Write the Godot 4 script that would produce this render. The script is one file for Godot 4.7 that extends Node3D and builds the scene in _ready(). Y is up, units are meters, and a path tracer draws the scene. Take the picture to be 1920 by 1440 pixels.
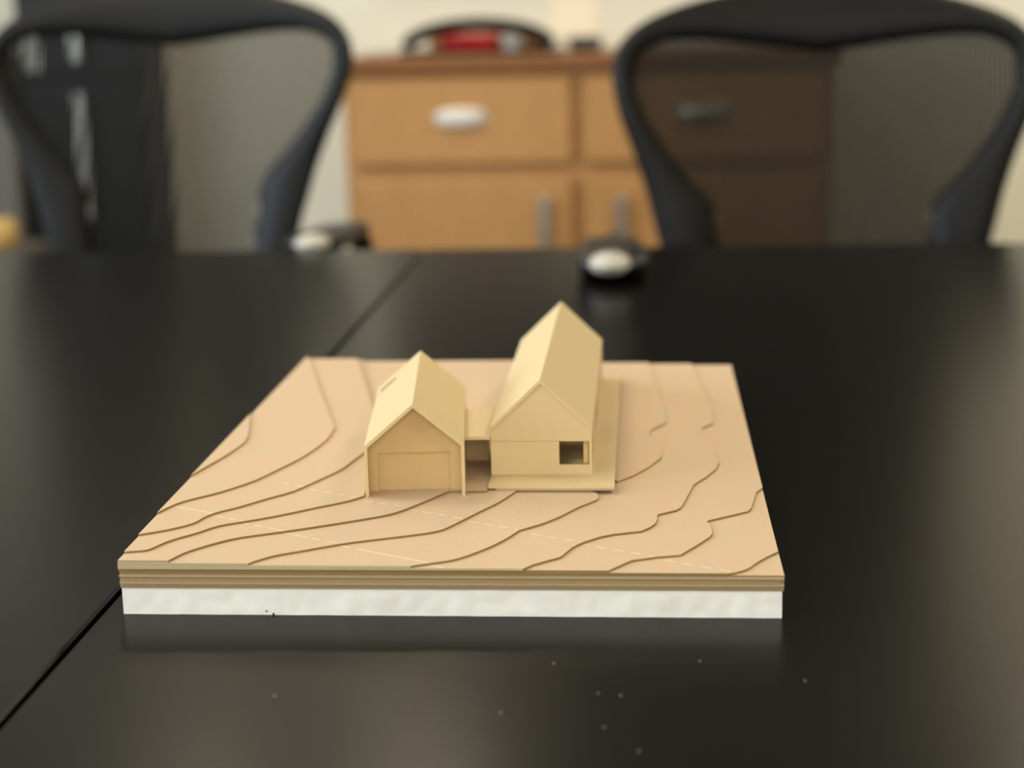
extends Node3D
# Architectural card model on a black conference table. Frame: x right, y up, -z away from the
# viewer; the front left corner of the model's base stands at (0, T, 0). Metres throughout.

const T := 0.735            # table top above the floor
const FOAM := 0.0127        # white slab under the model
const LAYER := 0.001        # one sheet of card
const BW := 0.2973          # base width and depth
const BD := 0.4336
var rng := RandomNumberGenerator.new()
var used := {}
var M := {}

func _ready() -> void:
	rng.seed = 11
	# --- camera
	var cam := Camera3D.new()
	cam.name = "camera"
	add_child(cam)
	var attr := CameraAttributesPhysical.new()
	attr.frustum_focal_length = 75.52
	attr.frustum_focus_distance = 0.79
	attr.exposure_aperture = 6.8
	attr.frustum_near = 0.02
	attr.frustum_far = 60.0
	cam.attributes = attr
	cam.fov = 26.11
	cam.near = 0.02
	cam.far = 60.0
	cam.transform = Transform3D(Basis(Vector3(0.996924, -0.021522, -0.075363), Vector3(0.004449, 0.975547, -0.219744), Vector3(0.07825, 0.218733, 0.972642)), Vector3(0.235799, T + 0.262504, 0.694719))
	cam.current = true
	# --- sky, exposure
	var env := Environment.new()
	env.background_mode = Environment.BG_SKY
	var sky := Sky.new()
	var pm := ProceduralSkyMaterial.new()
	pm.sky_top_color = Color(0.55, 0.68, 0.85)
	pm.sky_horizon_color = Color(0.85, 0.88, 0.9)
	pm.ground_bottom_color = Color(0.4, 0.4, 0.38)
	pm.ground_horizon_color = Color(0.7, 0.7, 0.68)
	sky.sky_material = pm
	env.sky = sky
	env.tonemap_mode = Environment.TONE_MAPPER_LINEAR
	env.tonemap_exposure = 1.03
	env.sdfgi_enabled = true
	env.ssao_enabled = true
	env.ssil_enabled = true
	var we := WorldEnvironment.new()
	we.name = "environment"
	we.environment = env
	add_child(we)
	# --- daylight at the two windows of the left wall, and an added front fill behind the viewer
	area("window_daylight", Vector3(-2.46, 1.62, 0.9), Vector3(1, 0, 0), Vector2(1.5, 1.3), 4.8, Color(0.89, 0.95, 1.0))
	area("window_daylight", Vector3(-2.46, 1.62, -1.1), Vector3(1, 0, 0), Vector2(1.5, 1.3), 4.8, Color(0.89, 0.95, 1.0))
	area("window_daylight", Vector3(0.6, 1.62, 3.26), Vector3(0, 0, -1), Vector2(2.0, 1.3), 4.1, Color(1.0, 0.98, 0.93))
	materials()
	room()
	tables()
	site_base()
	garage()
	house()
	passage()
	lint()
	chairs()
	cabinet()
	counter_things()
	left_side()
	wall_things()

# ---------------------------------------------------------------- helpers
func W(a: float, b: float, h: float) -> Vector3:
	return Vector3(a, T + h, -b)

func lev(n: float) -> float:
	return FOAM + n * LAYER

func numbered(n: String) -> String:
	if not used.has(n):
		used[n] = 0
		return n
	used[n] += 1
	return "%s_%03d" % [n, used[n]]

func thing(called: String, label: String, category: String, at := Vector3.ZERO, turn := 0.0, group := "") -> Node3D:
	var o := Node3D.new()
	o.name = numbered(called)
	add_child(o)
	o.position = at
	o.rotation.y = turn
	tag(o, label, category, group)
	return o

func tag(o: Node, label: String, category: String, group := "") -> void:
	o.set_meta("label", label)
	o.set_meta("category", category)
	if group != "":
		o.set_meta("group", group)

func part(called: String, st, m, parent: Node, label := "") -> MeshInstance3D:
	var o := MeshInstance3D.new()
	o.name = numbered(called) if parent == self else called
	var sts: Array = st if st is Array else [st]
	var ms: Array = m if m is Array else [m]
	var mesh := ArrayMesh.new()
	for i in sts.size():
		sts[i].set_material(ms[i])
		sts[i].commit(mesh)
	o.mesh = mesh
	parent.add_child(o, true)
	if label != "":
		o.set_meta("label", label)
	return o

func struct(called: String, st, m) -> MeshInstance3D:
	var o := part(called, st, m, self)
	o.set_meta("kind", "structure")
	return o

func mb() -> SurfaceTool:
	var st := SurfaceTool.new()
	st.begin(Mesh.PRIMITIVE_TRIANGLES)
	return st

func tri(st: SurfaceTool, a: Vector3, b: Vector3, c: Vector3, n: Vector3) -> void:
	if (b - a).cross(c - a).dot(n) > 0.0:
		var k := b
		b = c
		c = k
	for v in [a, b, c]:
		st.set_normal(n)
		st.set_uv(Vector2(v.x, v.z))
		st.add_vertex(v)

func quad(st: SurfaceTool, a: Vector3, b: Vector3, c: Vector3, d: Vector3, n: Vector3) -> void:
	tri(st, a, b, c, n)
	tri(st, a, c, d, n)

# an outline in the plane of u and v, thickened from w0 to w1 along n
func plate(st: SurfaceTool, side: SurfaceTool, poly: Array, o: Vector3, u: Vector3, v: Vector3, w0: float, w1: float) -> void:
	var n := u.cross(v).normalized()
	var pts := PackedVector2Array(poly)
	var ids := Geometry2D.triangulate_polygon(pts)
	var at := func(p: Vector2, w: float) -> Vector3: return o + u * p.x + v * p.y + n * w
	for k in range(0, ids.size(), 3):
		tri(st, at.call(pts[ids[k]], w1), at.call(pts[ids[k + 1]], w1), at.call(pts[ids[k + 2]], w1), n)
		tri(st, at.call(pts[ids[k]], w0), at.call(pts[ids[k + 1]], w0), at.call(pts[ids[k + 2]], w0), -n)
	var area2 := 0.0
	for i in pts.size():
		area2 += pts[i].cross(pts[(i + 1) % pts.size()])
	for i in pts.size():
		var p := pts[i]
		var q := pts[(i + 1) % pts.size()]
		if p.distance_to(q) < 1e-7:
			continue
		var e := (q - p).normalized()
		var out := Vector2(e.y, -e.x) * signf(area2)
		quad(side, at.call(p, w0), at.call(q, w0), at.call(q, w1), at.call(p, w1), u * out.x + v * out.y)

func rect(x0: float, y0: float, x1: float, y1: float) -> Array:
	return [Vector2(x0, y0), Vector2(x1, y0), Vector2(x1, y1), Vector2(x0, y1)]

# a box with chamfered edges
func box(st: SurfaceTool, c: Vector3, s: Vector3, bev := 0.0, xf := Transform3D.IDENTITY) -> void:
	var h := s / 2.0
	bev = minf(bev, minf(h.x, minf(h.y, h.z)) * 0.9)
	var ax := [Vector3.RIGHT, Vector3.UP, Vector3.BACK]
	var g := func(sx: float, sy: float, sz: float, keep: int) -> Vector3:
		var p := Vector3(sx * h.x, sy * h.y, sz * h.z)
		for k in 3:
			if k != keep:
				p[k] -= signf(p[k]) * bev
		return xf * (c + p)
	for k in 3:
		var i := (k + 1) % 3
		var j := (k + 2) % 3
		for s0 in [-1.0, 1.0]:
			var q := []
			for t in [[-1, -1], [1, -1], [1, 1], [-1, 1]]:
				var d := [0.0, 0.0, 0.0]
				d[k] = s0
				d[i] = t[0]
				d[j] = t[1]
				q.append(g.call(d[0], d[1], d[2], k))
			quad(st, q[0], q[1], q[2], q[3], xf.basis * (ax[k] * s0))
		if bev > 0.0:
			for s1 in [-1.0, 1.0]:
				for s2 in [-1.0, 1.0]:
					var e := []
					for t in [[-1.0, i], [1.0, i], [1.0, j], [-1.0, j]]:
						var d := [0.0, 0.0, 0.0]
						d[k] = t[0]
						d[i] = s1
						d[j] = s2
						e.append(g.call(d[0], d[1], d[2], t[1]))
					quad(st, e[0], e[1], e[2], e[3], xf.basis * ((ax[i] * s1 + ax[j] * s2) as Vector3).normalized())
	if bev > 0.0:
		for sx in [-1.0, 1.0]:
			for sy in [-1.0, 1.0]:
				for sz in [-1.0, 1.0]:
					tri(st, g.call(sx, sy, sz, 0), g.call(sx, sy, sz, 1), g.call(sx, sy, sz, 2), xf.basis * Vector3(sx, sy, sz).normalized())

# a smooth skin over rings of points; n outward from the ring's centre
func skin(st: SurfaceTool, rings: Array, closed: bool, caps := true) -> void:
	var m: int = rings[0].size()
	var mid := []
	for r in rings:
		var c := Vector3.ZERO
		for p in r:
			c += p
		mid.append(c / m)
	var rows := rings.size()
	var nrm := func(i: int, j: int) -> Vector3:
		var a: Vector3 = rings[(i + 1) % rows][j] if closed or i + 1 < rows else rings[i][j]
		var b: Vector3 = rings[(i - 1 + rows) % rows][j] if closed or i > 0 else rings[i][j]
		var n: Vector3 = (a - b).cross(rings[i][(j + 1) % m] - rings[i][(j - 1 + m) % m]).normalized()
		return n if n.dot(rings[i][j] - mid[i]) >= 0.0 else -n
	for i in (rows if closed else rows - 1):
		var k := (i + 1) % rows
		for j in m:
			var l := (j + 1) % m
			for f in [[[i, j], [k, j], [k, l]], [[i, j], [k, l], [i, l]]]:
				var p: Array = f.map(func(x): return rings[x[0]][x[1]])
				var ns: Array = f.map(func(x): return nrm.call(x[0], x[1]))
				if ((p[1] - p[0]).cross(p[2] - p[0]) as Vector3).dot(ns[0] + ns[1] + ns[2]) > 0.0:
					p.reverse()
					ns.reverse()
				for x in 3:
					st.set_normal(ns[x])
					st.set_uv(Vector2(p[x].x, p[x].z))
					st.add_vertex(p[x])
	if caps and not closed:
		for e in [0, rows - 1]:
			var n: Vector3 = (mid[e] - mid[1 if e == 0 else rows - 2]).normalized()
			for j in m:
				tri(st, mid[e], rings[e][j], rings[e][(j + 1) % m], n)

func tube(st: SurfaceTool, path: Array, r, sides := 10, flat := 1.0) -> void:
	var rings := []
	for i in path.size():
		var d: Vector3 = (path[mini(i + 1, path.size() - 1)] - path[maxi(i - 1, 0)]).normalized()
		var up := Vector3.UP if absf(d.y) < 0.9 else Vector3.BACK
		var x := d.cross(up).normalized()
		var y := x.cross(d).normalized()
		var rr: float = r[i] if r is Array else r
		var ring := []
		for k in sides:
			var t := TAU * k / sides
			ring.append(path[i] + x * cos(t) * rr + y * sin(t) * rr * flat)
		rings.append(ring)
	skin(st, rings, false)

func lathe(st: SurfaceTool, prof: Array, at: Vector3, sides := 24) -> void:
	var rings := []
	for p in prof:
		var ring := []
		for k in sides:
			var t := TAU * k / sides
			ring.append(at + Vector3(cos(t) * p.x, p.y, sin(t) * p.x))
		rings.append(ring)
	skin(st, rings, false)

func curve(pts: Array, per := 3) -> Array:
	var out := []
	for i in pts.size() - 1:
		var a: Vector2 = pts[maxi(i - 1, 0)]
		var d: Vector2 = pts[mini(i + 2, pts.size() - 1)]
		for k in per:
			out.append((pts[i] as Vector2).cubic_interpolate(pts[i + 1], a, d, float(k) / per))
	out.append(pts[-1])
	return out

func area(called: String, at: Vector3, dir: Vector3, size: Vector2, energy: float, col: Color) -> void:
	var l := AreaLight3D.new()
	l.name = numbered(called)
	l.area_size = size
	l.light_energy = energy
	l.light_color = col
	l.shadow_enabled = true
	l.area_range = 12.0
	l.area_attenuation = 2.0
	add_child(l)
	l.position = at
	l.basis = Basis.looking_at(dir, Vector3.UP if absf(dir.y) < 0.9 else Vector3.BACK)

func noise(freq: float, sd: int, size: int, oct := 3) -> Image:
	var n := FastNoiseLite.new()
	n.seed = sd
	n.frequency = freq
	n.fractal_octaves = oct
	return n.get_seamless_image(size, size)

func mat(col: Color, rough: float, spec := 0.5, metal := 0.0) -> StandardMaterial3D:
	var m := StandardMaterial3D.new()
	m.albedo_color = col
	m.roughness = rough
	m.metallic_specular = spec
	m.metallic = metal
	return m

func mapped(img: Image, rough: float, scale: Vector3, spec := 0.35) -> StandardMaterial3D:
	var m := mat(Color.WHITE, rough, spec)
	m.albedo_texture = ImageTexture.create_from_image(img)
	m.uv1_triplanar = true
	m.uv1_triplanar_sharpness = 8.0
	m.uv1_scale = scale
	return m

func lin(r: float, g: float, b: float) -> Color:
	return Color(r, g, b).linear_to_srgb()

# ---------------------------------------------------------------- materials
func materials() -> void:
	# card: kraft grey-tan with fine fibres and faint pink blotches
	var big := noise(0.012, 3, 512, 3)
	var fine := noise(0.16, 4, 512, 2)
	var img := Image.create(512, 512, false, Image.FORMAT_RGB8)
	for y in 512:
		for x in 512:
			var b := big.get_pixel(x, y).r - 0.5
			var f := fine.get_pixel(x, y).r - 0.5
			var k := 1.0 + 0.05 * f + 0.05 * (rng.randf() - 0.5)
			if rng.randf() < 0.0006:
				k -= 0.10
			img.set_pixel(x, y, Color(k * (0.785 + 0.03 * b), k * (0.68 - 0.015 * b), k * (0.56 - 0.03 * b)))
	M.card = mapped(img, 0.8, Vector3.ONE * 9.0, 0.3)
	# cut edges of the card: streaks along the sheet
	var st := Image.create(512, 64, false, Image.FORMAT_RGB8)
	for y in 64:
		var row := rng.randf_range(0.86, 1.06)
		for x in 512:
			var k: float = row + 0.10 * (fine.get_pixel(x, (y * 7) % 512).r - 0.5) + 0.05 * (rng.randf() - 0.5)
			st.set_pixel(x, y, Color(0.765 * k, 0.715 * k, 0.585 * k))
	M.edges = []
	for tone in [Color(1, 1, 1), Color(0.93, 0.89, 0.85), Color(0.80, 0.75, 0.69), Color(1.0, 1.0, 0.97), Color(0.88, 0.81, 0.75)]:
		var e := mapped(st, 0.85, Vector3(12, 160, 12), 0.2)
		e.albedo_color = tone
		M.edges.append(e)
	M.cut = mapped(st, 0.85, Vector3(12, 160, 12), 0.2)
	M.cut.albedo_color = Color(0.80, 0.70, 0.55)
	# basswood sheet: pale, fine grain along z / x
	var gr := noise(0.02, 8, 512, 3)
	var wood := Image.create(512, 512, false, Image.FORMAT_RGB8)
	for y in 512:
		for x in 512:
			var s: float = gr.get_pixel((x * 9) % 512, (y / 3) % 512).r - 0.5
			var k := 1.0 + 0.028 * s + 0.02 * (rng.randf() - 0.5)
			wood.set_pixel(x, y, Color(0.825 * k, 0.735 * k, 0.565 * k * (1.0 - 0.04 * s)))
	M.wood = mapped(wood, 0.6, Vector3.ONE * 14.0, 0.35)
	M.wood2 = mapped(wood, 0.6, Vector3.ONE * 14.0, 0.35)
	M.wood2.albedo_color = Color(0.96, 0.92, 0.86)
	M.greyedge = mat(Color(0.68, 0.62, 0.52), 0.85, 0.15)
	M.etch = mat(Color(0.98, 0.90, 0.74), 0.8, 0.3)
	# foam slab: off-white, shallow creases
	M.foam = mat(Color(0.95, 0.945, 0.92), 0.45, 0.4)
	var dents := noise(0.012, 21, 512, 2)
	dents.convert(Image.FORMAT_RGBA8)
	dents.bump_map_to_normal_map(6.0)
	M.foam.normal_enabled = true
	M.foam.normal_texture = ImageTexture.create_from_image(dents)
	M.foam.normal_scale = 0.6
	M.foam.uv1_triplanar = true
	M.foam.uv1_scale = Vector3.ONE * 8.0
	# table: black laminate with a fine satin grain
	M.table = mat(Color(0.045, 0.045, 0.041), 0.25, 0.22)
	M.black = mat(Color(0.03, 0.03, 0.028), 0.6, 0.3)
	M.dark = mat(Color(0.045, 0.045, 0.042), 0.5, 0.35)
	M.pad = mat(Color(0.06, 0.06, 0.057), 0.4, 0.4)
	M.highlightgrey = mat(Color(0.72, 0.70, 0.65), 0.35, 0.6)
	M.weave = mat(Color(0.10, 0.10, 0.095), 0.6, 0.3)
	M.steel = mat(Color(0.78, 0.77, 0.74), 0.35, 0.5, 1.0)
	M.wall = mat(Color(0.91, 0.895, 0.83), 0.9, 0.2)
	M.ceiling = mat(Color(0.93, 0.92, 0.89), 0.9, 0.2)
	# carpet, cabinet wood, counter
	M.floor = mapped(noise(0.2, 41, 256, 3), 0.95, Vector3.ONE * 4.0, 0.1)
	M.floor.albedo_color = Color(0.45, 0.43, 0.40)
	var ck := Image.create(256, 256, false, Image.FORMAT_RGB8)
	for y in 256:
		for x in 256:
			var k: float = 0.97 + 0.12 * (gr.get_pixel((x * 6) % 512, y % 512).r - 0.5)
			ck.set_pixel(x, y, Color(0.775 * k, 0.575 * k, 0.36 * k))
	M.oak = mapped(ck, 0.45, Vector3(3, 1, 3), 0.4)
	var cn := Image.create(256, 256, false, Image.FORMAT_RGB8)
	for y in 256:
		for x in 256:
			var k: float = 0.95 + 0.2 * (gr.get_pixel(x * 2 % 512, (y * 5) % 512).r - 0.5)
			cn.set_pixel(x, y, Color(0.55 * k, 0.36 * k, 0.20 * k))
	M.counter = mapped(cn, 0.4, Vector3(2, 2, 2), 0.4)
	M.fridge = mat(Color(0.03, 0.03, 0.028), 0.4, 0.35)
	M.paper = mat(Color(0.75, 0.75, 0.73), 0.8, 0.2)
	M.red = mat(Color(0.75, 0.10, 0.10), 0.5, 0.4)
	M.white = mat(Color(0.9, 0.88, 0.84), 0.5, 0.4)
	M.tan = mat(Color(0.80, 0.66, 0.42), 0.6, 0.3)
	M.grey = mat(Color(0.42, 0.41, 0.39), 0.6, 0.3)

# ---------------------------------------------------------------- the room
func room() -> void:
	var x0 := -2.6
	var x1 := 3.0
	var z0 := -3.6
	var z1 := 3.4
	var th := 0.12
	var hgt := 2.5
	var cx := (x0 + x1) / 2
	var cz := (z0 + z1) / 2
	var st := mb()
	box(st, Vector3(cx, -th / 2, cz), Vector3(x1 - x0 + 2 * th, th, z1 - z0 + 2 * th))
	struct("floor", st, M.floor)
	st = mb()
	box(st, Vector3(cx, hgt + th / 2, cz), Vector3(x1 - x0 + 2 * th, th, z1 - z0 + 2 * th))
	struct("ceiling", st, M.ceiling)
	st = mb()
	box(st, Vector3(cx, hgt / 2, z0 - th / 2), Vector3(x1 - x0 + 2 * th, hgt, th))
	struct("wall_back", st, M.wall)
	st = mb()
	box(st, Vector3(cx, 0.475, z1 + th / 2), Vector3(x1 - x0 + 2 * th, 0.95, th))
	box(st, Vector3(cx, (2.3 + hgt) / 2, z1 + th / 2), Vector3(x1 - x0 + 2 * th, hgt - 2.3, th))
	box(st, Vector3((x0 - th - 0.45) / 2, 1.625, z1 + th / 2), Vector3(-0.45 - x0 + th, 1.35, th))
	box(st, Vector3((x1 + th + 1.65) / 2, 1.625, z1 + th / 2), Vector3(x1 + th - 1.65, 1.35, th))
	struct("wall_front", st, M.wall)
	st = mb()
	box(st, Vector3(x1 + th / 2, hgt / 2, cz), Vector3(th, hgt, z1 - z0))
	struct("wall_right", st, M.wall)
	# left wall with two window openings
	st = mb()
	var wy0 := 0.95
	var wy1 := 2.3
	box(st, Vector3(x0 - th / 2, wy0 / 2, cz), Vector3(th, wy0, z1 - z0))
	box(st, Vector3(x0 - th / 2, (wy1 + hgt) / 2, cz), Vector3(th, hgt - wy1, z1 - z0))
	for s in [[z0, -1.9], [-0.3, 0.1], [1.7, z1]]:
		box(st, Vector3(x0 - th / 2, (wy0 + wy1) / 2, (s[0] + s[1]) / 2), Vector3(th, wy1 - wy0, s[1] - s[0]))
	struct("wall_left", st, M.wall)
	var glass := mat(Color(1, 1, 1, 0.06), 0.02, 0.5)
	glass.transparency = BaseMaterial3D.TRANSPARENCY_ALPHA
	var k := 1
	for c in [-1.1, 0.9, 9.0]:
		var w := Node3D.new()
		w.name = "window_%d" % k
		w.set_meta("kind", "structure")
		add_child(w)
		w.position = Vector3(x0 - th / 2, (wy0 + wy1) / 2, c)
		if k == 3:          # added wider one behind the viewer, for the front fill
			w.position = Vector3(0.6, (wy0 + wy1) / 2, z1 + th / 2)
			w.rotation.y = PI / 2
		var hw := 1.05 if k == 3 else 0.80
		st = mb()
		for s in [-1.0, 1.0]:
			box(st, Vector3(0, s * 0.655, 0), Vector3(0.06, 0.04, hw * 2), 0.004)
			box(st, Vector3(0, 0, s * (hw - 0.02)), Vector3(0.06, 1.27, 0.04), 0.004)
		box(st, Vector3.ZERO, Vector3(0.05, 1.27, 0.035), 0.004)
		part("window_frame", st, M.white, w)
		st = mb()
		box(st, Vector3(0, 0, 0), Vector3(0.006, 1.27, hw * 2 - 0.08))
		part("pane", st, glass, w)
		k += 1
	# ceiling lamps; second row and right rear one added to brighten the back wall
	var lamp := mat(Color(0.9, 0.9, 0.88), 0.5, 0.2)
	lamp.emission_enabled = true
	lamp.emission = Color(1.0, 0.94, 0.82)
	lamp.emission_energy_multiplier = 3.0
	for p in [Vector2(-0.85, -3.05), Vector2(-0.3, -3.05), Vector2(1.5, -3.05), Vector2(-0.6, -1.9), Vector2(1.35, -1.9), Vector2(-0.9, -0.5), Vector2(1.3, -0.5), Vector2(-0.9, 1.6), Vector2(1.3, 1.6)]:
		var o := thing("ceiling_light", "unseen flat warm white square light panel set on the ceiling", "ceiling light", Vector3(p.x, hgt, p.y), 0.0, "ceiling panel lights")
		var z: float = 0.30 if p.y < -3.0 and p.x < 1.0 else 0.58
		st = mb()
		for s in [-1.0, 1.0]:
			box(st, Vector3(s * z / 2, -0.015, 0), Vector3(0.02, 0.03, z + 0.02), 0.003)
			box(st, Vector3(0, -0.015, s * z / 2), Vector3(z - 0.02, 0.03, 0.02), 0.003)
		part("frame", st, M.white, o)
		st = mb()
		box(st, Vector3(0, -0.01, 0), Vector3(z - 0.02, 0.02, z - 0.02))
		part("diffuser", st, lamp, o)
		area("ceiling_panel_glow", Vector3(p.x, hgt - 0.035, p.y), Vector3.DOWN, Vector2(z - 0.02, z - 0.02), 1.25 if p.x > 1.4 else 0.3 if p.x < -0.5 and p.y < -3.0 else 0.6 if p.y < -3.0 else 0.70, Color(1.0, 0.93, 0.80))

# ---------------------------------------------------------------- tables
func tables() -> void:
	for k in 2:
		var x0: float = -1.213 if k == 0 else -0.0095
		var x1: float = -0.0125 if k == 0 else 1.19
		var t := thing("conference_table", ["black satin table section left of the seam", "black satin table section under the house model"][k], "table", Vector3((x0 + x1) / 2, 0, 0))
		var w := x1 - x0
		var st := mb()
		box(st, Vector3(0, T - 0.0145, -0.26), Vector3(w, 0.029, 1.84), 0.0012)
		part("tabletop", st, M.table, t)
		for s in [-1.0, 1.0]:
			for z in [-1.08, 0.56]:
				st = mb()
				box(st, Vector3(s * (w / 2 - 0.08), (T - 0.03) / 2, z), Vector3(0.05, T - 0.03, 0.05), 0.004)
				part("leg", st, M.dark, t)
		st = mb()
		for s in [-1.0, 1.0]:
			box(st, Vector3(s * (w / 2 - 0.08), T - 0.06, -0.26), Vector3(0.03, 0.06, 1.6), 0.002)
		for z in [-1.08, 0.56]:
			box(st, Vector3(0, T - 0.06, z), Vector3(w - 0.2, 0.06, 0.03), 0.002)
		part("apron", st, M.dark, t)

# ---------------------------------------------------------------- the terrain of stacked card
var contours := {}
func contour_polys() -> void:
	var V := func(x: float, y: float) -> Vector2: return Vector2(x, y) * 0.001
	var d := BD * 1000.0
	var w := BW * 1000.0
	var back := [V.call(0, d), V.call(0, 0)]
	contours[8] = curve([V.call(273.6, 0), V.call(281.5, 6.3), V.call(286.8, 15.8), V.call(292.1, 24), V.call(w, 30.8)]) + [V.call(w, d)] + back
	contours[9] = [V.call(220.5, 0), V.call(225.1, 7), V.call(230.7, 14.7), V.call(241.7, 19.7), V.call(252.8, 22.8), V.call(260.2, 35.9), V.call(266.8, 48.6), V.call(268.2, 53.3), V.call(268.5, 58.3), V.call(268.3, 64), V.call(267.6, 69), V.call(266.6, 72.8), V.call(267.4, 74.6), V.call(277.1, 82.1), V.call(287.4, 90), V.call(289.3, 95.5), V.call(290.7, 104.5), V.call(293.5, 122.3), V.call(w, 131)] + [V.call(w, d)] + back
	contours[10] = [V.call(183, 0), V.call(187.2, 5.7), V.call(192.8, 10.9), V.call(197.6, 14.9), V.call(199.2, 17), V.call(201.2, 23), V.call(203.6, 29.9), V.call(206.6, 35.2), V.call(209.9, 39.4), V.call(215.9, 45.8), V.call(222, 49.9), V.call(235.3, 54.9), V.call(239.2, 60.5), V.call(241.6, 65.8), V.call(242.7, 72), V.call(242.9, 79), V.call(243.3, 81.3), V.call(252.2, 88.4), V.call(254.6, 92.8), V.call(256.2, 100.1), V.call(259.6, 118.8), V.call(262.2, 133.4), V.call(269.4, 148.4), V.call(274.8, 162.9), V.call(277.2, 176.8), V.call(276, 205), V.call(270, 240), V.call(270.6, 252), V.call(278, 264), V.call(279, 300), V.call(270, d)] + back
	contours[11] = curve([V.call(132.9, 0), V.call(142, 4.4), V.call(151, 9), V.call(158.6, 17.3), V.call(166.2, 28.1), V.call(172.6, 40), V.call(177.5, 52.2)]) + [V.call(188.7, 63.9), V.call(195.8, 74.3), V.call(204.3, 90.2), V.call(212.3, 101.3), V.call(213.4, 104), V.call(213.7, 108), V.call(213.2, 112), V.call(211.6, 115.6), V.call(211.2, 118), V.call(211.2, 152), V.call(222.9, 135.8), V.call(230.3, 145.9), V.call(238.8, 162.6), V.call(245.3, 180), V.call(246.4, 186), V.call(246, 204.6), V.call(240, 232), V.call(241, 244), V.call(250, 262), V.call(250, 300), V.call(240, d)] + back
	contours[12] = curve([V.call(59.7, 0), V.call(68.3, 10.3), V.call(79.1, 17.2), V.call(96.8, 28.2), V.call(110.8, 34.7), V.call(125, 40.5), V.call(139.2, 47.9), V.call(145.7, 57.9), V.call(156.4, 79.6), V.call(164.3, 95), V.call(172, 115.8)]) + [V.call(210.5, 115.8), V.call(210.5, 300), V.call(190, d)] + back
	contours[13] = curve([V.call(23.2, 0), V.call(27.4, 11.4), V.call(32.8, 19.1), V.call(39.5, 27), V.call(47.9, 34.3), V.call(66.2, 43.4), V.call(84.7, 53.5), V.call(103.5, 64.7), V.call(115.2, 73.5), V.call(126.1, 90.6), V.call(133.8, 104.5), V.call(137, 110.6)]) + [V.call(143.5, 111.4), V.call(144.5, 110.3), V.call(157, 111.5), V.call(156.5, 200), V.call(156.5, d)] + back
	contours[14] = curve([V.call(0, 9.6), V.call(6.9, 11.2), V.call(10.7, 13.5), V.call(14.5, 22.1), V.call(18.8, 29.3), V.call(26.5, 38.3), V.call(34, 49.1), V.call(47.5, 57.7), V.call(61.1, 67.3), V.call(77, 80.7), V.call(88.7, 89.9), V.call(95.8, 98.8)]) + [V.call(95.8, 100.5), V.call(82.4, 236), V.call(40, d), V.call(0, d)]
	contours[15] = curve([V.call(0, 32), V.call(11, 39.1), V.call(21.1, 49.2), V.call(24.7, 60.4), V.call(29.3, 68.3), V.call(37.7, 77.2), V.call(48, 91), V.call(58.8, 104.2), V.call(68.4, 125.9), V.call(76.2, 145.4), V.call(79.2, 161.4), V.call(82.7, 179.1)]) + [V.call(85.4, 200), V.call(82.4, 236), V.call(36, d), V.call(0, d)]
	contours[16] = curve([V.call(0, 63), V.call(4.4, 76.5), V.call(10, 85.7), V.call(19.6, 96), V.call(27.8, 107.5), V.call(35.7, 121.4), V.call(42.7, 140.8), V.call(49.8, 162.2), V.call(54.5, 183.5), V.call(57.4, 205.7), V.call(57.0, 231.6)]) + [V.call(38, 300), V.call(2, d), V.call(0, d)]
	contours[17] = curve([V.call(0, 125.9), V.call(4.1, 145.7), V.call(8.2, 164.2), V.call(11.4, 185.7), V.call(12, 201), V.call(9, 219.3)]) + [V.call(0, 262)]
	for k in contours:
		var clean := []
		for p in contours[k]:
			if clean.is_empty() or p.distance_to(clean[-1]) > 1e-5:
				clean.append(p)
		contours[k] = clean

func ground(p: Vector2) -> int:
	for k in range(17, 7, -1):
		if Geometry2D.is_point_in_polygon(p, PackedVector2Array(contours[k])):
			return k
	return 7

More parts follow.
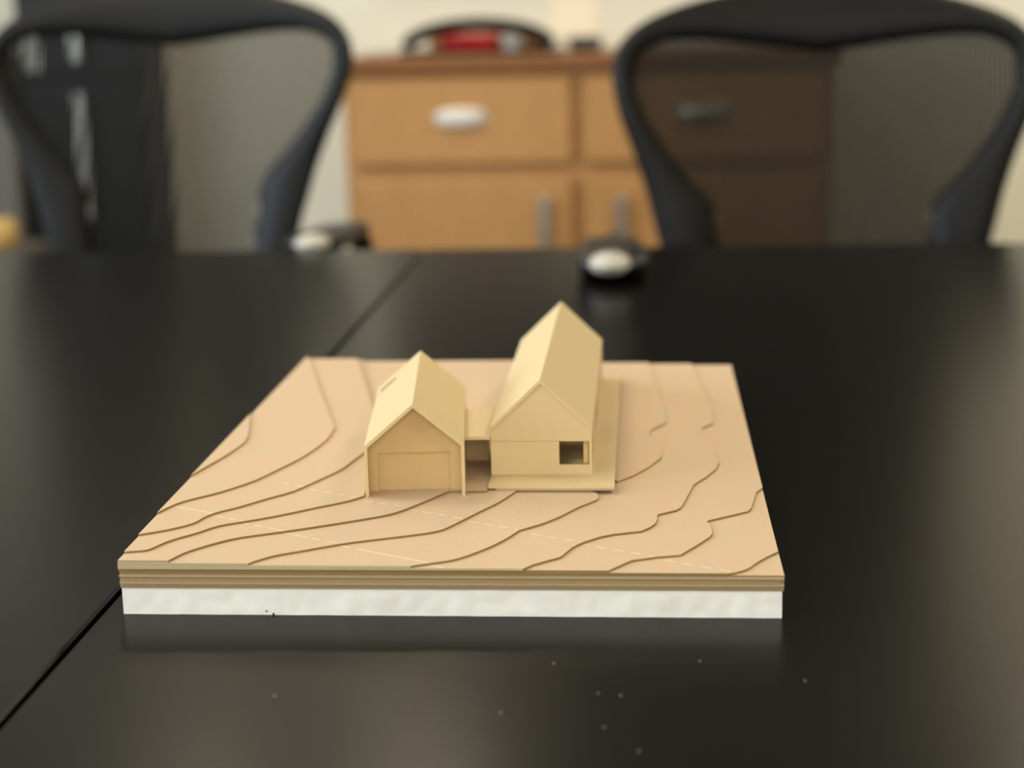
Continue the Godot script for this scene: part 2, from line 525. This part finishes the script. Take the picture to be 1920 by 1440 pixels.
func site_base() -> void:
	contour_polys()
	var o := thing("terrain_base", "tan stacked card terrain with stepped contours on a white foam slab", "model base", Vector3(0, T, 0))
	var u := Vector3.RIGHT
	var v := Vector3.FORWARD
	# foam slab, its edge slightly uneven
	var top := mb()
	var side := mb()
	var poly := []
	var n := 40
	for i in n + 1:
		poly.append(Vector2(BW * i / n - 0.0004 * (1.0 if i == 0 else 0.0), 0.0004 + 0.00015 * sin(i * 1.9) * sin(i * 0.37)))
	poly[0].x += 0.0012
	poly[n].x -= 0.0006
	for i in range(1, n + 1):
		poly.append(Vector2(BW - 0.0006 + 0.0003 * sin(i * 2.3), BD * i / n))
	poly.append(Vector2(0.0006, BD))
	var bev := mb()
	plate(top, side, poly, Vector3.ZERO, u, v, 0.0, FOAM)
	part("foam_slab", [top, side], [M.foam, M.foam], o, "white foam slab with faint creases")
	for q in [[Vector2(0.0667, 0.0016), 0.0004], [Vector2(0.0698, 0.0003), 0.0005]]:
		var hole := mb()
		lathe(hole, [Vector2(0.00001, -0.0002), Vector2(q[1], -0.0002), Vector2(q[1], 0.0001), Vector2(0.00001, 0.0001)], Vector3.ZERO, 8)
		var h := part("pinhole", hole, M.black, o)
		h.position = Vector3(q[0].x, q[0].y + 0.0002, -0.0003)
		h.rotation.x = PI / 2
	# card sheets, bottom to top
	var jut := [0.0, 0.0004, -0.0003, 0.0005, -0.0001, -0.0004, 0.0003, -0.0006, -0.0003, -0.0004, 0.0006, 0.0004, 0.0006, 0.0002, 0, 0, 0, 0]
	var tone := [0, 2, 4, 1, 4, 2, 1, 2, 4, 2, 3, 0, 3, 1, 0, 0, 0, 0]
	for k in range(1, 18):
		var sheet := []
		if k < 8:
			var cut: float = [0.0, 0.0, 0.0022, 0.0, 0.0016, 0.0, 0.0, 0.0][k]
			sheet = [Vector2(0.0005 * rng.randf(), -jut[k]), Vector2(BW - cut, -jut[k] + 0.0001), Vector2(BW + 0.0003 * rng.randf(), 0.002 if cut > 0 else 0.0), Vector2(BW, BD), Vector2(0, BD)]
		else:
			for p in contours[k]:
				sheet.append(Vector2(p.x, p.y - jut[k]) if p.y < 0.0001 else p)
		top = mb()
		side = mb()
		var cut_side := mb()
		plate(top, side, sheet, Vector3(0, lev(k - 1), 0), u, v, 0.0002 if k in [2, 4, 6, 8, 10, 13] else 0.00006, LAYER)
		part("card_sheet", [top, side], [M.card, M.edges[tone[k]] if k < 8 else M.cut], o)
		if k >= 8:
			# the outer edge of an upper sheet is paler than its contour
			var lip := mb()
			var xs := []
			for p in sheet:
				if p.y < 0.0001:
					xs.append(p.x)
			if xs.size() >= 2:
				var far: float = xs.max()
				quad(lip, Vector3(0, lev(k - 1) + 0.00003, jut[k] + 0.00002), Vector3(far, lev(k - 1) + 0.00003, jut[k] + 0.00002), Vector3(far, lev(k), jut[k] + 0.00002), Vector3(0, lev(k), jut[k] + 0.00002), Vector3.BACK)
				part("outer_edge", lip, M.edges[tone[k]], o.get_child(o.get_child_count() - 1))
	# pale engraved lines: each mark lies on the sheet beneath it
	for l in [[Vector2(0.004, 0.0774), Vector2(0.1480, 0.0), 0], [Vector2(0.0500, 0.1183), Vector2(0.2790, 0.0004), 1]]:
		var a: Vector2 = l[0]
		var b: Vector2 = l[1]
		var dir := (b - a).normalized()
		var nrm := Vector2(-dir.y, dir.x) * 0.00025
		var s := mb()
		var len := a.distance_to(b)
		var t := 0.0
		while t < len - 0.001:
			var on: bool = fmod(t, 0.0088) < 0.0050
			if l[2] == 0 and (t < 0.034 or t > 0.118 or (t > 0.067 and t < 0.082)):
				on = true
			var p := a + dir * t
			var q := a + dir * minf(t + 0.001, len)
			var g := ground(p)
			if on and g == ground(q) and not (p.x > 0.095 and p.y > 0.101):
				var h := lev(g) + 0.00005
				quad(s, Vector3(p.x + nrm.x, h, -p.y - nrm.y), Vector3(q.x + nrm.x, h, -q.y - nrm.y), Vector3(q.x - nrm.x, h, -q.y + nrm.y), Vector3(p.x - nrm.x, h, -p.y + nrm.y), Vector3.UP)
			t += 0.001
		var e := part("engraved_dashes", s, M.etch, o, "pale dashed line scored across the card")
		e.set_meta("kind", "stuff")

# ---------------------------------------------------------------- the small gabled building
func garage() -> void:
	var o := thing("model_garage", "smaller pale wood model building with wide garage door, left of the taller house", "model building", W(0.0967, 0.0997, lev(13)), 0.099)
	var w := 0.0502
	var L := 0.134
	var ev := 0.0262
	var ap := 0.0476
	var t := 0.0016
	var sl := (ap - ev) / (w / 2)
	var tv := t * sqrt(1 + sl * sl)
	# side walls
	for s in 2:
		var st := mb()
		var lo: float = 0.0 if s == 0 else -0.001
		var poly := [Vector2(0, lo), Vector2(t, lo), Vector2(t, ev + t * sl - tv), Vector2(0, ev)]
		if s == 1:
			poly = poly.map(func(p): return Vector2(w - p.x, p.y))
		plate(st, st, poly, Vector3.ZERO, Vector3.RIGHT, Vector3.UP, -L, 0.0)
		part("side_wall", st, M.wood, o)
	# roof, the left slope with a narrow slot near its far end
	var slope := sqrt(w * w / 4 + (ap - ev) * (ap - ev))
	for s in 2:
		var st := mb()
		var prof := [Vector2(0, ev), Vector2(w / 2, ap), Vector2(w / 2, ap - tv), Vector2(t, ev + t * sl - tv)]
		if s == 1:
			prof = prof.map(func(p): return Vector2(w - p.x, p.y))
			plate(st, st, prof, Vector3.ZERO, Vector3.RIGHT, Vector3.UP, -L, 0.0)
		else:
			plate(st, st, prof, Vector3.ZERO, Vector3.RIGHT, Vector3.UP, -0.112, 0.0)
			plate(st, st, prof, Vector3.ZERO, Vector3.RIGHT, Vector3.UP, -L, -0.120)
			var cutp := func(f0: float, f1: float) -> Array:
				var x0 := w / 2 * f0
				var x1 := w / 2 * f1
				return [Vector2(x0, ev + x0 * sl), Vector2(x1, ev + x1 * sl), Vector2(x1, ev + x1 * sl - tv), Vector2(maxf(x0, t), ev + maxf(x0, t) * sl - tv)]
			plate(st, st, cutp.call(0.0, 0.09), Vector3.ZERO, Vector3.RIGHT, Vector3.UP, -0.120, -0.112)
			plate(st, st, cutp.call(0.46, 1.0), Vector3.ZERO, Vector3.RIGHT, Vector3.UP, -0.120, -0.112)
		part("roof_panel", st, M.wood, o)
	# set-back front gable with the garage door
	var y_in := ev + t * sl - tv
	var y_ap := ap - tv
	var zf := -0.0105
	var st2 := mb()
	var dx0 := 0.0063
	var dx1 := 0.0427
	var dh := 0.0200
	plate(st2, st2, [Vector2(t, 0), Vector2(dx0, 0), Vector2(dx0, dh), Vector2(dx1, dh), Vector2(dx1, -0.001), Vector2(w - t, -0.001), Vector2(w - t, y_in), Vector2(w / 2, y_ap), Vector2(t, y_in)], Vector3(0, 0, zf), Vector3.RIGHT, Vector3.UP, -t, 0.0)
	part("gable_wall", st2, M.wood2, o)
	st2 = mb()
	box(st2, Vector3((dx0 + dx1) / 2, dh / 2 + 0.0004, zf - 0.0024), Vector3(dx1 - dx0 + 0.002, dh + 0.001, 0.0016))
	part("garage_door", st2, M.wood2, o)
	st2 = mb()
	plate(st2, st2, [Vector2(t, 0), Vector2(w - t, 0), Vector2(w - t, y_in), Vector2(w / 2, y_ap), Vector2(t, y_in)], Vector3(0, 0, -L + t), Vector3.RIGHT, Vector3.UP, -t, 0.0)
	part("gable_wall", st2, M.wood2, o)

# ---------------------------------------------------------------- the long gabled house on its deck
func house() -> void:
	var a0 := 0.1572
	var hd := 0.0027
	var o := thing("model_house", "taller long pale wood model house on a raised deck with a corner window", "model building", W(0, 0, lev(12)))
	var u := Vector3.RIGHT
	var v := Vector3.FORWARD
	var st := mb()
	plate(st, st, rect(0.1573, 0.1150, 0.2216, 0.376), Vector3.ZERO, u, v, 0.0011, hd)
	part("deck", st, M.wood, o)
	var tp := mb()
	var sd := mb()
	plate(tp, sd, rect(0.1611, 0.11503, 0.22155, 0.370), Vector3.ZERO, u, v, 0.00002, 0.0011)
	part("deck_base", [tp, sd], [M.card, M.greyedge], o, "greyish card strip under the deck")
	var w := 0.0526
	var L := 0.232
	var ev := 0.0256
	var ap := 0.0509
	var t := 0.0016
	var sl := (ap - ev) / (w / 2)
	var tv := t * sqrt(1 + sl * sl)
	var b0 := 0.1356
	var at := Vector3(a0, hd, -b0)
	var y_in := ev + t * sl - tv
	# left wall, plain
	st = mb()
	plate(st, st, [Vector2(0, 0), Vector2(t, 0), Vector2(t, y_in), Vector2(0, ev)], at, u, Vector3.UP, -L, -t)
	part("side_wall", st, M.wood, o)
	# right wall: corner post, then a long opening
	st = mb()
	var prof := [Vector2(w, 0.0178), Vector2(w - t, 0.0178), Vector2(w - t, y_in), Vector2(w, ev)]
	plate(st, st, prof, at, u, Vector3.UP, -L, -t)
	plate(st, st, rect(w - t, 0, w, 0.0052), at, u, Vector3.UP, -L, -t)
	for z in [[-0.0032, -t], [-0.060, -0.032], [-L, -0.11]]:
		plate(st, st, rect(w - t, 0.0052, w, 0.0178), at, u, Vector3.UP, z[0], z[1])
	part("side_wall", st, M.wood, o)
	# front: lower sheet notched for the window, gable sheet above
	st = mb()
	var x0 := 0.0356
	var x1 := 0.0512
	plate(st, st, [Vector2(0, 0), Vector2(w, 0), Vector2(w, 0.0177), Vector2(x1, 0.0177), Vector2(x1, 0.0052), Vector2(x0, 0.0052), Vector2(x0, 0.0177), Vector2(0, 0.0177)], at, u, Vector3.UP, -t, 0.0)
	part("front_wall", st, M.wood, o)
	st = mb()
	plate(st, st, [Vector2(0, 0.01785), Vector2(w, 0.01785), Vector2(w, ev - tv * 0.3), Vector2(w / 2, ap - tv), Vector2(0, ev - tv * 0.3)], at, u, Vector3.UP, -t, -0.00006)
	part("gable_wall", st, M.wood, o)
	st = mb()
	plate(st, st, [Vector2(t, 0), Vector2(w - t, 0), Vector2(w - t, y_in), Vector2(w / 2, ap - tv), Vector2(t, y_in)], at + Vector3(0, 0, -L + t), u, Vector3.UP, -t, 0.0)
	part("gable_wall", st, M.wood, o)
	# a slim glazing bar inside the corner window
	st = mb()
	box(st, at + Vector3(0.0494, 0.0115, -0.0034), Vector3(0.0026, 0.0126, 0.0014), 0.0001)
	part("window_mullion", st, M.wood2, o)
	# inner partition
	st = mb()
	box(st, at + Vector3(w / 2, 0.012, -0.062), Vector3(w - 2 * t, 0.024, 0.0014))
	part("partition", st, M.wood2, o)
	for s in 2:
		st = mb()
		var p := [Vector2(-0.0002, ev), Vector2(w / 2, ap), Vector2(w / 2, ap - tv), Vector2(-0.0002, ev - tv)]
		if s == 1:
			p = p.map(func(q): return Vector2(w - q.x, q.y))
		plate(st, st, p, at, u, Vector3.UP, -L - 0.001, 0.0009)
		part("roof_panel", st, M.wood, o)

# ---------------------------------------------------------------- the flat-roofed link between them
func passage() -> void:
	var o := thing("model_passage", "flat roofed open passage joining the two wooden model buildings", "model building", W(0, 0, lev(13)))
	var u := Vector3.RIGHT
	var v := Vector3.FORWARD
	var tp := mb()
	var st := mb()
	plate(st, st, [Vector2(0.1435, 0.1335), Vector2(0.157, 0.1345), Vector2(0.157, 0.197), Vector2(0.1375, 0.196)], Vector3.ZERO, u, v, 0.0208, 0.0226)
	part("roof_panel", st, M.wood, o)
	st = mb()
	plate(st, st, [Vector2(0.1403, 0.170), Vector2(0.1528, 0.170), Vector2(0.1528, 0.1715), Vector2(0.1401, 0.1715)], Vector3.ZERO, u, v, 0.0, 0.0207)
	part("inner_wall", st, M.wood2, o)
	st = mb()
	plate(st, st, [Vector2(0.1390, 0.188), Vector2(0.1562, 0.188), Vector2(0.1562, 0.1896), Vector2(0.1388, 0.1896)], Vector3.ZERO, u, v, 0.0090, 0.0207)
	part("rear_header", st, M.wood2, o)

func lint() -> void:
	var st := mb()
	for p in [Vector2(0.199, -0.054), Vector2(0.218, -0.084), Vector2(0.227, -0.086), Vector2(0.221, -0.116), Vector2(0.234, -0.136), Vector2(0.181, -0.104), Vector2(0.259, -0.05), Vector2(0.30, -0.07), Vector2(0.09, -0.09)]:
		lathe(st, [Vector2(0.00001, 0.00002), Vector2(0.00028, 0.00006), Vector2(0.0002, 0.0003), Vector2(0.00001, 0.00034)], W(p.x, p.y, 0.0), 7)
	var o := part("dust_specks", st, M.white, self)
	tag(o, "tiny pale dust specks scattered on the black table in front of the model", "dust")
	o.set_meta("kind", "stuff")

# ---------------------------------------------------------------- office chairs
func back_z(x: float, y: float) -> float:
	return -0.22 * y - 0.035 * (1.0 - minf(1.0, pow(absf(x) / 0.27, 2.0)))

func make_chair(wd: float, taper: float) -> Node3D:
	var o := thing("office_chair", "", "chair")
	# y measured from the table top's height so that the outline reads directly
	var outer := [Vector2(-0.165, -0.27), Vector2(-0.19, -0.16), Vector2(-0.211, -0.049), Vector2(-0.220, -0.014), Vector2(-0.231, 0.030), Vector2(-0.247, 0.079), Vector2(-0.265, 0.127), Vector2(-0.274, 0.169), Vector2(-0.273, 0.201), Vector2(-0.259, 0.227), Vector2(-0.231, 0.249), Vector2(-0.182, 0.268), Vector2(-0.126, 0.281), Vector2(-0.063, 0.286), Vector2(0, 0.287)]
	var inner := [Vector2(-0.11, -0.22), Vector2(-0.125, -0.15), Vector2(-0.137, -0.048), Vector2(-0.139, -0.009), Vector2(-0.148, 0.017), Vector2(-0.180, 0.051), Vector2(-0.218, 0.103), Vector2(-0.236, 0.140), Vector2(-0.246, 0.178), Vector2(-0.238, 0.204), Vector2(-0.209, 0.220), Vector2(-0.166, 0.222), Vector2(-0.11, 0.217), Vector2(-0.05, 0.209), Vector2(0, 0.203)]
	outer = outer.map(func(q): return Vector2(q.x * (1.0 - taper * maxf(0.0, 0.169 - q.y)), q.y))
	inner = inner.map(func(q): return Vector2(q.x * (1.0 - taper * maxf(0.0, 0.169 - q.y)), q.y))
	outer = curve(outer, 3)
	inner = curve(inner, 3)
	var lo := []
	var li := []
	for i in outer.size():
		lo.append(outer[i])
		li.append(inner[i])
	for i in range(outer.size() - 2, -1, -1):
		lo.append(Vector2(-outer[i].x, outer[i].y))
		li.append(Vector2(-inner[i].x, inner[i].y))
	var rings := []
	for i in lo.size():
		var c: Vector2 = (lo[i] + li[i]) / 2
		var h: Vector2 = (lo[i] - li[i]) / 2
		var ring := []
		for k in 12:
			var t := TAU * k / 12
			var e := c + h * cos(t)
			ring.append(Vector3(e.x, e.y, back_z(e.x, e.y) + 0.017 * sin(t)))
		rings.append(ring)
	var st := mb()
	skin(st, rings, true)
	part("back_frame", st, M.dark, o)
	# woven back: vertical ribs and fine cross threads
	st = mb()
	var poly := PackedVector2Array(li)
	var pitch := 0.006
	var x := -0.243
	while x < 0.244:
		var ys := []
		for i in poly.size():
			var p := poly[i]
			var q := poly[(i + 1) % poly.size()]
			if (p.x - x) * (q.x - x) < 0.0:
				ys.append(lerpf(p.y, q.y, (x - p.x) / (q.x - p.x)))
		if ys.size() >= 2:
			var y0: float = ys.min() - 0.006
			var y1: float = ys.max() + 0.006
			var n := 8
			for k in n:
				var ya := lerpf(y0, y1, float(k) / n)
				var yb := lerpf(y0, y1, float(k + 1) / n)
				var za := back_z(x, ya)
				var zb := back_z(x, yb)
				quad(st, Vector3(x - wd, ya, za), Vector3(x + wd, ya, za), Vector3(x + wd, yb, zb), Vector3(x - wd, yb, zb), Vector3.BACK)
				quad(st, Vector3(x - wd, ya, za - 0.001), Vector3(x + wd, ya, za - 0.001), Vector3(x + wd, yb, zb - 0.001), Vector3(x - wd, yb, zb - 0.001), Vector3.FORWARD)
				for s in [-1.0, 1.0]:
					quad(st, Vector3(x + s * wd, ya, za), Vector3(x + s * wd, yb, zb), Vector3(x + s * wd, yb, zb - 0.001), Vector3(x + s * wd, ya, za - 0.001), Vector3.RIGHT * s)
		x += pitch
	var web := part("mesh_back", st, M.weave, o)
	web.set_meta("kind", "stuff")
	# seat, arms, column, five-star base
	st = mb()
	var rs := []
	for i in 9:
		var z := lerpf(0.47, 0.0, i / 8.0)
		var hw := 0.25 - 0.03 * absf(i - 3) / 5.0
		var yy := -0.285 - 0.02 * pow((i - 3) / 5.0, 2) - (0.02 if i == 0 else 0.0)
		var ring := []
		for k in 16:
			var t := TAU * k / 16
			ring.append(Vector3(hw * signf(cos(t)) * pow(absf(cos(t)), 0.5), yy + 0.028 * sin(t), z))
		rs.append(ring)
	skin(st, rs, false)
	part("seat", st, M.black, o)
	for s in [-1.0, 1.0]:
		st = mb()
		tube(st, [Vector3(s * 0.19, -0.28, 0.06), Vector3(s * 0.255, -0.26, 0.10), Vector3(s * 0.27, -0.12, 0.14), Vector3(s * 0.27, -0.022, 0.22), Vector3(s * 0.27, 0.004, 0.262), Vector3(s * 0.27, 0.0088, 0.30)], [0.02, 0.022, 0.02, 0.016, 0.009, 0.005], 10)
		part("arm_support", st, M.dark, o).set_meta("side", s)
		st = mb()
		rs = []
		for i in 13:
			var f := i / 12.0
			var z := lerpf(0.28, 0.56, f)
			var k0 := sqrt(maxf(0.0, 1.0 - pow(absf(f - 0.5) * 2.0, 6.0))) * 0.98 + 0.02
			var ring := []
			for k in 16:
				var t := TAU * k / 16
				ring.append(Vector3(s * (0.27 - 0.01 * (f - 0.3)) + lerpf(0.030, 0.040, f) * k0 * signf(cos(t)) * pow(absf(cos(t)), 0.6), lerpf(0.0085, 0.0165, f) + lerpf(0.006, 0.0125, f) * k0 * signf(sin(t)) * pow(absf(sin(t)), 0.6), z))
			rs.append(ring)
		skin(st, rs, false)
		var pad := part("armrest", st, M.pad, o)
		pad.set_meta("side", s)
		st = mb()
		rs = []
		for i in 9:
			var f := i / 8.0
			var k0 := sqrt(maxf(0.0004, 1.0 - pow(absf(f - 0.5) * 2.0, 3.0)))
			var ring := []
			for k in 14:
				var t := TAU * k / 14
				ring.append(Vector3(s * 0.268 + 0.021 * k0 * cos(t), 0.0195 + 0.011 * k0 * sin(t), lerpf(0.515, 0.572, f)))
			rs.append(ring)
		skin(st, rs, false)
		part("highlight_cap", st, M.highlightgrey, pad, "pale cap painted as the highlight on the armrest end")  # pale grey puts the pad end's bright highlight into the colour
	st = mb()
	lathe(st, [Vector2(0.06, -0.31), Vector2(0.06, -0.36), Vector2(0.028, -0.38), Vector2(0.028, -0.62), Vector2(0.04, -0.64), Vector2(0.04, -0.68)], Vector3(0, 0, 0.22), 20)
	part("gas_column", st, M.dark, o)
	st = mb()
	box(st, Vector3(0, -0.30, 0.0), Vector3(0.10, 0.06, 0.40), 0.01)
	part("tilt_mechanism", st, M.dark, o)
	for k in 5:
		var t := TAU * k / 5 + 0.3
		var d := Vector3(cos(t), 0, sin(t))
		var c := Vector3(0, -0.655, 0.22)
		st = mb()
		tube(st, [c + d * 0.02, c + d * 0.16 + Vector3(0, -0.005, 0), c + d * 0.30 + Vector3(0, -0.02, 0)], [0.024, 0.02, 0.015], 10)
		part("base_leg", st, M.dark, o)
		st = mb()
		var q := c + d * 0.30 + Vector3(0, -0.052, 0)
		var side := d.cross(Vector3.UP)
		tube(st, [q - side * 0.022, q - side * 0.018, q + side * 0.018, q + side * 0.022], [0.02, 0.028, 0.028, 0.02], 16)
		part("caster", st, M.black, o)
	return o

func chairs() -> void:
	var r := make_chair(0.00268, 0.0)
	r.position = W(0.473, 1.47, 0.0)
	tag(r, "black mesh office chair at the right, nearer of the two, before the drawers", "chair", "mesh office chairs across the table")
	var l := make_chair(0.00200, 0.35)
	l.position = W(-0.455, 1.69, 0.022)
	for n in l.get_children():      # its arms are set lower and wider
		if n.name.begins_with("arm"):
			n.position += Vector3(0.035 * signf(n.get_meta("side")), -0.040, -0.085)
	tag(l, "black mesh office chair at the left, before the black cupboard and pale wall", "chair", "mesh office chairs across the table")

# ---------------------------------------------------------------- wooden sideboard
func cabinet() -> void:
	var x0 := -0.425
	var x1 := 0.655
	var xm := 0.098
	var top := 0.135        # underside of the counter, relative to the table top
	var o := thing("base_cabinet", "honey wood cabinet with two drawers over doors against the back wall", "cabinet", W((x0 + x1) / 2, 3.0, 0.0))
	var cx := (x0 + x1) / 2
	var st := mb()
	box(st, Vector3(0, (top - T + 0.09) / 2, -0.29), Vector3(x1 - x0, top + T - 0.09, 0.56), 0.002)
	part("body", st, M.oak, o)
	st = mb()
	box(st, Vector3(0, -T + 0.045, -0.31), Vector3(x1 - x0 - 0.02, 0.09, 0.50))
	part("plinth", st, M.dark, o)
	var cols := [[x0 + 0.022, xm - 0.014], [xm + 0.014, x1 - 0.022]]
	for k in 2:
		var c: float = (cols[k][0] + cols[k][1]) / 2 - cx
		var w: float = cols[k][1] - cols[k][0]
		st = mb()
		box(st, Vector3(c, 0.028, 0.004), Vector3(w, 0.190, 0.02), 0.006)
		var d := part("drawer", st, M.oak, o)
		st = mb()
		# cup pull: half a shallow bowl
		var rings := []
		for i in 9:
			var ph := PI * i / 8.0
			var ring := []
			for j in 12:
				var t := TAU * j / 12
				ring.append(Vector3(c + 0.058 * -cos(ph) + 0.004 * cos(t) * cos(ph), 0.040 + 0.020 * sin(t) * (0.35 + 0.65 * sin(ph)), 0.016 + (0.022 * sin(ph)) * (0.55 + 0.45 * cos(t))))
			rings.append(ring)
		skin(st, rings, false)
		part("cup_pull", st, M.white if k == 0 else M.steel, d)  # left pull is white: its gleam is put into the colour
		st = mb()
		box(st, Vector3(c, -0.370, 0.004), Vector3(w, 0.55, 0.02), 0.006)
		var dr := part("door", st, M.oak, o)
		var hx: float = (cols[0][1] - 0.062 if k == 0 else cols[1][0] + 0.080) - cx
		st = mb()
		box(st, Vector3(hx, -0.235, 0.034), Vector3(0.022, 0.20, 0.010), 0.003)
		for s in [-1.0, 1.0]:
			box(st, Vector3(hx, -0.235 + s * 0.085, 0.021), Vector3(0.012, 0.012, 0.026), 0.001)
		part("handle", st, M.steel, dr)
	# counter top on the cabinet
	st = mb()
	box(st, W((x0 + x1) / 2, 3.285, top + 0.0185), Vector3(x1 - x0 + 0.03, 0.036, 0.615), 0.003)
	var ct := part("countertop", st, M.counter, self)
	tag(ct, "brown wooden counter slab on top of the drawers", "countertop")

func counter_things() -> void:
	var y := 0.135 + 0.0368
	# low tray with an arched handle
	var o := thing("handled_tray", "black tray with a wide arched handle on the brown counter", "tray", W(-0.135, 3.25, y))
	var st := mb()
	box(st, Vector3(0, 0.004, 0), Vector3(0.37, 0.008, 0.24), 0.003)
	part("tray_base", st, M.black, o)
	st = mb()
	var path := []
	for i in 17:
		var t := PI * i / 16.0
		path.append(Vector3(-0.165 * cos(t), 0.014 + 0.052 * sin(t), 0.094))
	tube(st, path, 0.0165, 10)
	part("handle", st, M.black, o)
	st = mb()
	box(st, W(-0.16, 3.216, y + 0.0083 + 0.019), Vector3(0.13, 0.038, 0.06), 0.008)
	tag(part("red_box", st, M.red, self), "small red box lying in the black tray", "box")
	st = mb()
	box(st, W(-0.125, 3.274, y + 0.0083 + 0.0185), Vector3(0.27, 0.037, 0.05), 0.003)
	tag(part("brown_box", st, mat(Color(0.62, 0.45, 0.30), 0.7, 0.2), self), "flat brown box behind the red box in the black tray", "box")
	st = mb()
	lathe(st, [Vector2(0.001, 0), Vector2(0.022, 0.0), Vector2(0.026, 0.03), Vector2(0.024, 0.033), Vector2(0.001, 0.033)], W(-0.06, 3.216, y + 0.0083), 20)
	tag(part("white_tub", st, M.white, self), "small white tub beside the red box in the tray", "tub")
	st = mb()
	box(st, W(0.105, 3.33, y + 0.0162), Vector3(0.08, 0.032, 0.07), 0.01)
	tag(part("dark_case", st, mat(Color(0.2, 0.21, 0.23), 0.5), self), "small dark grey case right of the black tray", "case")

# ---------------------------------------------------------------- black cupboard and low unit at the left
func left_side() -> void:
	var o := thing("tall_cupboard", "tall shallow black cupboard with steel bar handles behind the left chair", "cupboard", W(-1.146, 3.37, -T))
	var st := mb()
	box(st, Vector3(0, 1.05, -0.125), Vector3(0.310, 2.10, 0.21), 0.004)
	part("body", st, M.fridge, o)
	var seam := 0.735 + 0.13
	for k in 2:
		st = mb()
		var y0: float = 0.06 if k == 0 else seam + 0.003
		var y1: float = seam - 0.003 if k == 0 else 2.08
		box(st, Vector3(0, (y0 + y1) / 2, -0.008), Vector3(0.302, y1 - y0, 0.022), 0.004)
		var d := part("door", st, M.fridge, o)
		st = mb()
		var a: float = 0.735 - 0.22 if k == 0 else seam + 0.038
		var b: float = 0.735 + 0.094 if k == 0 else seam + 0.15
		box(st, Vector3(0.008, (a + b) / 2, 0.04), Vector3(0.026, b - a, 0.012), 0.003)
		for q in [a + 0.015, b - 0.015]:
			box(st, Vector3(0.008, q, 0.019), Vector3(0.012, 0.012, 0.034), 0.001)
		part("handle", st, M.steel, d)
	st = mb()
	box(st, W(-1.262, 3.3661, 0.212), Vector3(0.04, 0.13, 0.001))
	var note := part("paper_note", st, M.paper, self)
	tag(note, "grey paper slip stuck to the upper door of the black cupboard", "paper")
	var g := thing("grey_cabinet", "grey cabinet with a deeper low base at the left edge beside the black cupboard", "cabinet", W(-1.50, 3.06, -T))
	st = mb()
	box(st, Vector3(0, 0.235, -0.135), Vector3(0.52, 0.47, 0.25), 0.004)
	box(st, Vector3(0, 0.70, -0.38), Vector3(0.37, 0.46, 0.20), 0.004)
	box(st, Vector3(0, 0.235, -0.38), Vector3(0.37, 0.47, 0.24), 0.004)
	part("body", st, M.grey, g)
	for k in 2:
		st = mb()
		box(st, Vector3(-0.128 + 0.256 * k, 0.235, -0.005), Vector3(0.248, 0.44, 0.016), 0.003)
		part("door", st, M.grey, g)
	st = mb()
	lathe(st, [Vector2(0.001, 0), Vector2(0.03, 0.0), Vector2(0.042, 0.02), Vector2(0.044, 0.05), Vector2(0.034, 0.072), Vector2(0.001, 0.074)], W(-1.297, 3.15, 0.47 - T + 0.0002), 24)
	tag(part("tan_jar", st, M.tan, self), "rounded tan jar on the low part of the grey cabinet", "jar")

func wall_things() -> void:
	var st := mb()
	box(st, W(0.07, 3.597, 0.26), Vector3(0.12, 0.12, 0.003), 0.001)
	tag(part("paper_notice", st, mat(Color(0.97, 0.93, 0.83), 0.8, 0.2), self), "cream paper notice on the back wall above the counter", "paper")
	var n := thing("added_dark_board", "added dark framed board beside the black cupboard, darkening the table reflections", "board", W(-0.80, 3.6, 0.84))  # unseen board, added to darken what the table reflects
	st = mb()
	for s in [-1.0, 1.0]:
		box(st, Vector3(s * 0.125, 0, 0.012), Vector3(0.02, 0.92, 0.022), 0.003)
		box(st, Vector3(0, s * 0.45, 0.012), Vector3(0.23, 0.02, 0.022), 0.003)
	part("frame", st, M.black, n)
	st = mb()
	box(st, Vector3(0, 0, 0.007), Vector3(0.23, 0.88, 0.012))
	part("board_panel", st, M.dark, n)
	# added dark screen, out of view, to darken the table's reflections
	var o := thing("added_dark_screen", "added black screen above the wooden cabinet, darkening the table reflections", "screen", W(0.30, 3.6, 0.98))
	st = mb()
	box(st, Vector3(0, 0, 0.03), Vector3(1.46, 1.12, 0.05), 0.004)
	part("housing", st, M.black, o)
	st = mb()
	box(st, Vector3(0, 0, 0.0555), Vector3(1.43, 1.09, 0.002))
	part("screen_panel", st, M.fridge, o)
